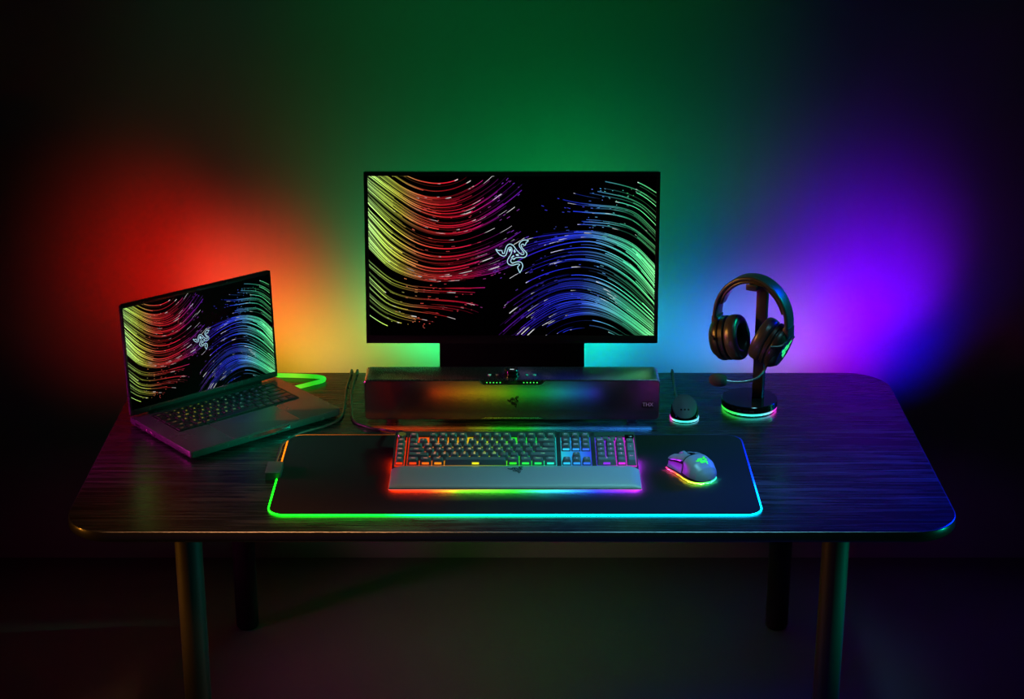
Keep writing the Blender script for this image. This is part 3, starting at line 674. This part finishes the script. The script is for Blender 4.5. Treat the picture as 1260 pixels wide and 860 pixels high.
cam_ = MB().lathe([(0, 0), (0.0022, 0), (0.0022, 0.0004), (0, 0.0004)], 14, M=LM @ Matrix.Translation((0, -0.0012, z1 - 0.0048)) @ Matrix.Rotation(R(90), 4, 'X')).build('webcam', M_gloss, lp)

# ------------------------------------------------------------------ green light strip behind the laptop
ls = thing('light_strip', 'bent green glowing light strip on the desk behind the laptop', 'light strip', (-0.45, 0.34, TZ))
P = catmull([(-0.30, -0.055, 0.005), (-0.20, 0.005, 0.005), (-0.11, 0.028, 0.005), (-0.06, 0.030, 0.005), (0.0, 0.026, 0.005), (0.032, 0.020, 0.005), (0.046, 0.010, 0.005), (0.042, -0.004, 0.005), (0.024, -0.018, 0.005), (0.0, -0.036, 0.005), (-0.012, -0.045, 0.005)], 90)
MB().tube(P, 0.0034, 10, cols=[ramp([(-0.3, (0.15, 0.8, 0.02)), (-0.06, (0.10, 0.8, 0.02)), (-0.02, (0.22, 0.8, 0.02)), (0.02, (0.03, 0.6, 0.01)), (0.05, (0.02, 0.7, 0.04))], p.x) for p in P], sy=1.45, up=(0, 0, 1)).build('diffuser_tube', glow('strip_diffuser', 1.05), ls)
MB().box(-0.31, -0.296, -0.066, -0.048, 0.0, 0.011, 0.0015).build('end_connector', M_black, ls)

# ------------------------------------------------------------------ headset stand
HA = R(-30)
st_ = thing('headset_stand', 'black headset stand with a round base and green to pink glowing ring', 'headset stand', (0.493, 0.195, TZ))
MB().lathe([(0, 0.0), (0.052, 0.0), (0.052, 0.004), (0, 0.004)], 56).build('foot_ring', M_black, st_)
MB().lathe([(0, 0.0075), (0.0565, 0.0075), (0.058, 0.009), (0.058, 0.0215), (0.0568, 0.0228), (0, 0.0228)], 64).build('base_disc', M_gloss, st_)
def dcol(a):
    a = math.degrees(a) % 360
    return ramp([(0, (0.6, 0.02, 0.9)), (90, (0.1, 0.02, 0.9)), (170, (0.05, 0.6, 0.1)), (190, (0.04, 0.95, 0.04)), (235, (0.04, 0.95, 0.15)), (250, (0.05, 0.95, 0.55)), (285, (0.05, 0.9, 0.85)), (312, (0.25, 0.55, 0.95)), (325, (1, 0.05, 0.75)), (345, (0.9, 0.03, 0.8)), (360, (0.6, 0.02, 0.9))], a)
lr = MB(); N_ = 72
lr.loft([[(r * math.cos(2 * PI * k / N_), r * math.sin(2 * PI * k / N_), z) for k in range(N_)] for r, z in ((0.053, 0.0040), (0.0572, 0.0044), (0.0576, 0.0060), (0.0572, 0.0074), (0.053, 0.0075))], col=[dcol(2 * PI * k / N_) for k in range(N_)] * 5)
lr.build('light_ring', G1, st_)
ur = MB(); ur.add([((0.0525 + 0.004 * j) * math.cos(2 * PI * k / N_), (0.0525 + 0.004 * j) * math.sin(2 * PI * k / N_), 0.0037) for j in (0, 1) for k in range(N_)], [(k, (k + 1) % N_, N_ + (k + 1) % N_, N_ + k) for k in range(N_)], 0, [dcol(2 * PI * k / N_) for k in range(N_)] * 2)
ur.build('underglow_ring', glow('stand_underglow_emitter', 5.0), st_)
PM = Matrix.Translation((0.018, 0.004, 0)) @ Matrix.Rotation(HA, 4, 'Z')
MB().box(-0.0115, 0.0115, -0.006, 0.006, 0.0226, 0.281, 0.0012, M=PM).build('post', M_black, st_)
MB().box(-0.0115, 0.0115, -0.062, 0.006, 0.2725, 0.281, 0.002, M=PM).build('arm', M_alu, st_)
MB().box(-0.0115, 0.0115, -0.064, -0.060, 0.2725, 0.285, 0.0012, M=PM).build('arm_lip', M_alu, st_)
for sx in (-0.010, 0.004, 0.016):
    MB().box(sx - 0.005, sx + 0.005, -0.0582, -0.0568, 0.0115, 0.0165, 0.0004, M=Matrix.Rotation(R(-18), 4, 'Z')).build('usb_port', M_alu, st_)

# ------------------------------------------------------------------ headset
hd = thing('gaming_headset', 'black over-ear gaming headset with boom microphone hanging on the stand', 'headset', (0.493 + 0.0115 - 0.5 * 0.030, 0.199 - 0.866 * 0.030, TZ + 0.2812), HA)
def arc(th, rad_off, y):   # th from top, outwards to +x
    return Vector(((0.0680 + rad_off) * math.sin(th), y, -0.0795 + (0.0795 + rad_off) * math.cos(th)))
def bandsec(th, wy, r0, r1, rnd=0.004):
    return [arc(th, (r0 + r1) / 2 + z, x) for x, z in rr(wy, r1 - r0, rnd, 5)]
nb = 44
b1 = MB(); b1.loft([bandsec(R(-93) + R(186) * k / nb, 0.037, 0.0062, 0.0150, 0.0043) for k in range(nb + 1)]); b1.build('headband', M_bleather, hd, ang=60)
b2 = MB(); b2.loft([bandsec(R(-72) + R(144) * k / nb, 0.033 - 0.008 * abs(2 * k / nb - 1) ** 6, 0.0003, 0.0068, 0.003) for k in range(nb + 1)]); b2.build('headband_cushion', M_bleather, hd, ang=60)
s = MB(); text(s, 'RAZER', 0.0105, lambda a, b: arc(R(24) + a / 0.095, 0.0148, b)); s.build('band_lettering', M_print, hd)
for sx in (-1, 1):
    ym = MB(); e = arc(sx * R(92), 0.0103, 0)
    ym.box(e.x - 0.0065, e.x + 0.0065, -0.0165, 0.0165, e.z - 0.021, e.z + 0.002, 0.002); ym.build('slider_end', M_alu, hd)
    ax = 0.046 if sx < 0 else 0.0400
    rho = R(13 if sx < 0 else 22)
    cz = -0.126 if sx < 0 else -0.121
    CM = Matrix.Translation((sx * ax, -0.001, cz)) @ Matrix.Rotation(sx * rho, 4, 'Y') @ Matrix.Rotation(sx * R(90), 4, 'Y')   # local z -> outward
    # yoke: fork of bent wire around the cup
    yk = MB()
    yk.tube(catmull([(e.x, 0.012, e.z - 0.020), (e.x * 1.00, 0.030, e.z - 0.030), (sx * (ax + 0.018), 0.0415, cz + 0.006)], 14), 0.0030, 8)
    yk.tube(catmull([(e.x, -0.012, e.z - 0.020), (e.x * 1.00, -0.030, e.z - 0.030), (sx * (ax + 0.018), -0.0435, cz + 0.006)], 14), 0.0030, 8)
    yk.tube([(e.x, -0.013, e.z - 0.0205), (e.x, 0.013, e.z - 0.0205)], 0.0030, 8)
    yk.build('yoke', M_black, hd)
    cup = MB()
    cup.lathe([(0, 0.0), (0.0420, 0.0), (0.0440, 0.002), (0.0440, 0.0080), (0.0415, 0.0095), (0.0415, 0.0125), (0.0440, 0.0140), (0.0445, 0.019), (0.0420, 0.0255), (0.0345, 0.0335), (0.0325, 0.0345), (0.0, 0.0345)], 48, M=CM, sx=1.06, sy=0.93)
    cupo = cup.build('ear_cup', M_black, hd)
    ear = MB(); pr = []
    for k in range(21):
        a = 2 * PI * k / 20; pr.append((0.0345 + 0.0105 * math.copysign(abs(math.cos(a)) ** 0.7, math.cos(a)), -0.0135 + 0.0135 * math.copysign(abs(math.sin(a)) ** 0.7, math.sin(a))))
    ear.lathe(pr, 48, M=CM, sx=1.06, sy=0.93, cap=False); ear.build('ear_cushion', M_bleather, cupo)
    dsk = MB().lathe([(0, -0.004), (0.026, -0.004), (0.026, -0.001), (0, -0.001)], 36, M=CM, sx=1.06, sy=0.93); dsk.build('speaker_cloth', M_dark, cupo)
    rg = MB(); rg.tube([CM @ Vector((0.0336 * 1.06 * math.cos(2 * PI * k / 40), 0.0336 * 0.93 * math.sin(2 * PI * k / 40), 0.0343)) for k in range(40)], 0.0008, 6, True); rg.build('cup_ring', M_alu, cupo)
    if sx > 0:
        s = MB(); emblem(s, 0.040, 0.0030, lambda a, b: CM @ Vector((-b, a, 0.0349)), col=(0.03, 0.75, 0.22)); s.build('emblem', G_leg_leak, cupo)
bm_ = MB(); P = catmull([(0.040, -0.012, -0.151), (0.045, -0.030, -0.166), (0.038, -0.060, -0.180), (0.014, -0.086, -0.184), (-0.010, -0.102, -0.181)], 34)
bm_.tube(P, 0.0025, 10)
boom = bm_.build('microphone_boom', M_chrome, hd)
MB().tube(catmull([(0.038, -0.006, -0.143), (0.040, -0.012, -0.152), (0.0435, -0.022, -0.160)], 8), 0.0045, 12).build('boom_socket', M_black, boom)
fm = MB(); d = (P[-1] - P[-4]).normalized(); c0 = P[-1] - d * 0.002
fm.tube([c0 + d * t for t in [0.036 * (1 - math.cos(PI * k / 12)) / 2 for k in range(13)]], [max(0.0005, 0.0135 * math.sin(PI * (0.06 + 0.94 * k / 12)) ** 0.75) if k < 12 else 0.0005 for k in range(13)], 20)
fm.build('foam_windscreen', M_foam, boom, ang=70)

# ------------------------------------------------------------------ mouse dock
dk = thing('mouse_dock', 'small tilted charging puck with teal glowing base between soundbar and headset stand', 'charging dock', (0.3535, 0.138, TZ))
N_ = 48
def dring(r, z, tilt=0, sy=1.0, cy=0.0, cz=0):
    return [(r * math.cos(2 * PI * k / N_), cy + r * sy * math.sin(2 * PI * k / N_) * math.cos(tilt), z + r * sy * math.sin(2 * PI * k / N_) * math.sin(tilt)) for k in range(N_)]
tl = R(40)
b = MB(); b.loft([dring(0.0270, 0.0), dring(0.0285, 0.003), dring(0.0288, 0.0066)]); b.build('base', M_black, dk)
def c3(a):
    a = math.degrees(a) % 360
    return ramp([(0, (0.2, 0.6, 0.95)), (90, (0.05, 0.1, 0.8)), (170, (0.6, 0.03, 0.5)), (200, (0.9, 0.05, 0.6)), (222, (0.1, 0.85, 0.6)), (270, (0.04, 0.95, 0.75)), (320, (0.15, 0.7, 0.95)), (360, (0.2, 0.6, 0.95))], a)
lr = MB(); lr.loft([dring(0.0285, 0.0025), dring(0.0300, 0.0030), dring(0.0301, 0.0046), dring(0.0287, 0.0052)], col=[c3(2 * PI * k / N_) for k in range(N_)] * 4); lr.build('light_ring', G1, dk)
ur = MB(); ur.add(dring(0.0275, 0.0018) + dring(0.0297, 0.0022), [(k, (k + 1) % N_, N_ + (k + 1) % N_, N_ + k) for k in range(N_)], 0, [c3(2 * PI * k / N_) for k in range(N_)] * 2); ur.build('underglow_ring', glow('dock_underglow_emitter', 6.0), dk)
b = MB(); b.loft([dring(0.0288, 0.0066), dring(0.0288, 0.0080, R(5), 1, 0.0003), dring(0.0274, 0.0215, tl, 1.06, 0.0026), dring(0.0260, 0.0235, tl, 1.06, 0.0020)]); b.build('tilted_body', M_gloss, dk)
b = MB(); b.loft([dring(0.0254, 0.0240, tl, 1.14, 0.0015), dring(0.0252, 0.0254, tl, 1.14, 0.0005), dring(0.0242, 0.0261, tl, 1.14, 0.0001)]); b.build('charging_plate', mat('grey_rubber_plate', (0.085, 0.09, 0.1), 0.5), dk)
s = MB()
DM = Matrix.Translation((0, 0.0001, 0.0266)) @ Matrix.Rotation(tl, 4, 'X')
for x in (-0.0075, 0.0, 0.0075):
    s.add([DM @ Vector((x + 0.0022 * math.cos(a * PI / 6), -0.0085 + 0.0022 * math.sin(a * PI / 6), 0)) for a in range(12)], [tuple(range(12))])
s.build('contact_dots', M_print, dk)
cab = catmull([(-0.008, 0.026, 0.006), (-0.008, 0.05, 0.003), (-0.007, 0.12, 0.0027), (-0.005, 0.215, 0.0027), (-0.004, 0.25, 0.005), (-0.004, 0.267, 0.002), (-0.004, 0.275, -0.03), (-0.004, 0.28, -0.16), (0.0, 0.29, -0.24)], 60)
MB().tube(cab, 0.0026, 8).build('cable', M_rubber, dk)

# ------------------------------------------------------------------ lights
def lamp(name, kind, loc, power, col, size=0.05, target=None, spot=None, blend=0.6, spread=None, size_y=None):
    l = bpy.data.lights.new(name, kind); l.energy = power; l.color = col
    if kind == 'AREA':
        l.size = size
        if size_y: l.shape = 'RECTANGLE'; l.size_y = size_y
        if spread: l.spread = spread
    else: l.shadow_soft_size = size
    if kind == 'SPOT': l.spot_size = spot; l.spot_blend = blend
    o = bpy.data.objects.new(name, l); COL.objects.link(o); o.location = loc
    if target is not None: o.rotation_euler = (Vector(target) - Vector(loc)).to_track_quat('-Z', 'Y').to_euler()
    return o
#LIGHTS_BEGIN
# unseen spots fitted to the wall glow, with added floor tints and overhead green: (place, aim, watts, colour, cone)
WASH = [
    ((-0.7,0.46,TZ-0.05), (-0.7,0.665,TZ+0.09), 0.583, (1.0, 0.0, 0.0), 112),
    ((-0.55,0.46,TZ-0.05), (-0.55,0.665,TZ+0.09), 1.106, (1.0, 0.0, 0.026), 112),
    ((-0.155,0.46,TZ-0.05), (-0.155,0.665,TZ+0.09), 6.469, (0.0, 1.0, 0.242), 112),
    ((0.17,0.46,TZ-0.05), (0.17,0.665,TZ+0.09), 3.284, (0.0, 1.0, 0.0), 112),
    ((0.45,0.46,TZ-0.05), (0.45,0.665,TZ+0.09), 1.619, (0.0, 0.144, 1.0), 112),
    ((0.6,0.46,TZ-0.05), (0.6,0.665,TZ+0.09), 2.098, (0.0, 0.0, 1.0), 112),
    ((0.88,0.46,TZ-0.05), (0.88,0.665,TZ+0.09), 1.314, (0.0, 0.0, 1.0), 112),
    ((0.78,0.40,TZ+0.05), (0.86,0.665,TZ+0.14), 0.165, (1.0, 0.0, 0.0), 120),
    ((0.62,0.40,TZ+0.10), (0.72,0.665,TZ+0.22), 0.305, (1.0, 0.0, 0.0), 120),
    ((0.15,0.42,TZ+0.30), (0.15,0.665,TZ+0.36), 0.769, (0.0, 1.0, 0.221), 130),
    ((0.45,0.42,TZ+0.30), (0.45,0.665,TZ+0.36), 0.195, (0.0, 1.0, 0.0), 130),
    ((-0.35,-0.5,TZ+1.9), (-0.35,0.665,TZ+0.5), 3.552, (0.0, 1.0, 0.463), 46),  # added overhead spot that washes the wall green
    ((-0.5,0.47,TZ-0.07), (-0.5,0.665,TZ-0.02), 2.039, (1.0, 0.611, 0.0), 95),
    ((-0.4,0.47,TZ-0.07), (-0.4,0.665,TZ-0.02), 1.491, (1.0, 0.576, 0.147), 95),
    ((-0.28,0.47,TZ-0.07), (-0.28,0.665,TZ-0.02), 1.121, (0.331, 1.0, 0.043), 95),
    ((-0.155,0.47,TZ-0.07), (-0.155,0.665,TZ-0.02), 0.155, (0.0, 1.0, 0.0), 95),
    ((0.17,0.47,TZ-0.07), (0.17,0.665,TZ-0.02), 2.388, (0.0, 0.443, 1.0), 95),
    ((0.3,0.47,TZ-0.07), (0.3,0.665,TZ-0.02), 1.351, (0.0, 0.423, 1.0), 95),
    ((0.45,0.47,TZ-0.07), (0.45,0.665,TZ-0.02), 1.815, (0.048, 0.506, 1.0), 95),
    ((0.6,0.47,TZ-0.07), (0.6,0.665,TZ-0.02), 2.197, (0.498, 0.257, 1.0), 95),
    ((0.74,0.47,TZ-0.07), (0.74,0.665,TZ-0.02), 2.623, (0.448, 0.0, 1.0), 95),
    ((0.86,0.47,TZ-0.07), (0.86,0.665,TZ-0.02), 2.302, (0.0, 0.0, 1.0), 95),
    ((-0.72,0.42,TZ+0.14), (-0.79,0.665,TZ+0.18), 2.465, (1.0, 0.0, 0.0), 95),
    ((-0.62,0.44,TZ+0.06), (-0.60,0.665,TZ+0.10), 4.276, (1.0, 0.067, 0.025), 95),
    ((-0.84,0.40,TZ+0.02), (-0.90,0.665,TZ+0.04), 0.685, (1.0, 0.0, 0.0), 95),
    ((0.86,0.42,TZ+0.03), (0.84,0.665,TZ+0.14), 5.625, (0.177, 0.0, 1.0), 85),
    ((0.74,0.42,TZ+0.10), (0.76,0.665,TZ+0.20), 1.640, (0.0, 0.0, 1.0), 95),
    ((-0.95,0.25,0.52), (-0.95,0.30,0), 0.299, (1.0, 0.0, 0.334), 120),  # added spot tinting the floor, as are the next two
    ((0.06,0.25,0.52), (0.06,0.30,0), 1.356, (0.0, 1.0, 0.0), 120),
    ((1.0,0.25,0.52), (1.0,0.30,0), 0.421, (0.419, 0.032, 1.0), 120),
    ((0.05,-0.5,TZ+1.9), (0.05,0.665,TZ+0.62), 2.068, (0.0, 1.0, 0.636), 36),  # this and the next: added overhead spots for the green pool
    ((0.05,-0.5,TZ+1.9), (0.05,0.665,TZ+0.9), 8.800, (0.0, 1.0, 0.0), 46),
]
for p, a, e, c, k in WASH:
    lamp('unseen_wash_spot', 'SPOT', p, e, c, 0.03, a, R(k), 1.0)
lamp('softbox_pink', 'AREA', (-1.16, -0.10, TZ + 0.16), 1.0, (1, 0.02, 0.5), 0.16, (-0.72, -0.02, TZ + 0.0), spread=R(70))
lamp('softbox_orange', 'AREA', (-0.55, -0.95, TZ + 1.6), 0.9, (1, 0.42, 0.16), 0.8, (-0.36, -0.46, TZ), spread=R(18), size_y=0.2)
lamp('softbox_teal', 'AREA', (0.60, -0.75, TZ + 1.6), 1.5, (0.15, 0.58, 0.72), 0.9, (0.28, -0.28, TZ), spread=R(24), size_y=0.25)
lamp('spot_laptop_teal', 'SPOT', (0.7, -2.1, TZ + 1.5), 760, (0.0, 0.8, 0.42), 0.12, (-0.485, 0.04, TZ + 0.03), R(5.8), 0.6)
lamp('spot_leg_teal', 'SPOT', (2.2, -0.6, 0.40), 160, (0.0, 0.8, 0.5), 0.12, (-0.6, -0.12, 0.42), R(12.5), 0.5)
lamp('spot_leg_orange', 'SPOT', (-2.2, -0.6, 0.40), 110, (1, 0.35, 0.03), 0.12, (0.6, -0.12, 0.42), R(12.5), 0.5)
lamp('spot_headset_teal', 'SPOT', (2.1, 0.40, TZ + 1.1), 1000, (0.0, 0.85, 0.5), 0.25, (0.49, 0.16, TZ + 0.23), R(6.5), 0.4)
lamp('spot_headset_orange', 'SPOT', (-1.6, -0.25, TZ + 0.75), 300, (1, 0.42, 0.05), 0.2, (0.48, 0.17, TZ + 0.20), R(8), 0.5)
lamp('softbox_blue', 'AREA', (1.5, 0.5, TZ + 0.6), 4.5, (0.0, 0.012, 1), 0.5, (0.72, -0.18, TZ), spread=R(34))
#LIGHTS_END

w = bpy.data.worlds.new('dark_studio'); SC.world = w; w.use_nodes = True
w.node_tree.nodes['Background'].inputs['Color'].default_value = (0.001, 0.001, 0.001, 1)

# ------------------------------------------------------------------ camera
cd = bpy.data.cameras.new('camera'); cd.sensor_width = 36; cd.lens = 2338 / 1260 * 36; cd.sensor_fit = 'HORIZONTAL'
co = bpy.data.objects.new('camera', cd); COL.objects.link(co)
co.location = (0, -3.473, TZ + 1.477); co.rotation_euler = (PI / 2 - math.asin(0.345), 0, 0)
SC.camera = co
SC.view_settings.view_transform = 'Standard'; SC.view_settings.look = 'None'
SC.view_settings.exposure = 0.0; SC.view_settings.gamma = 1.0; SC.view_settings.use_curve_mapping = False
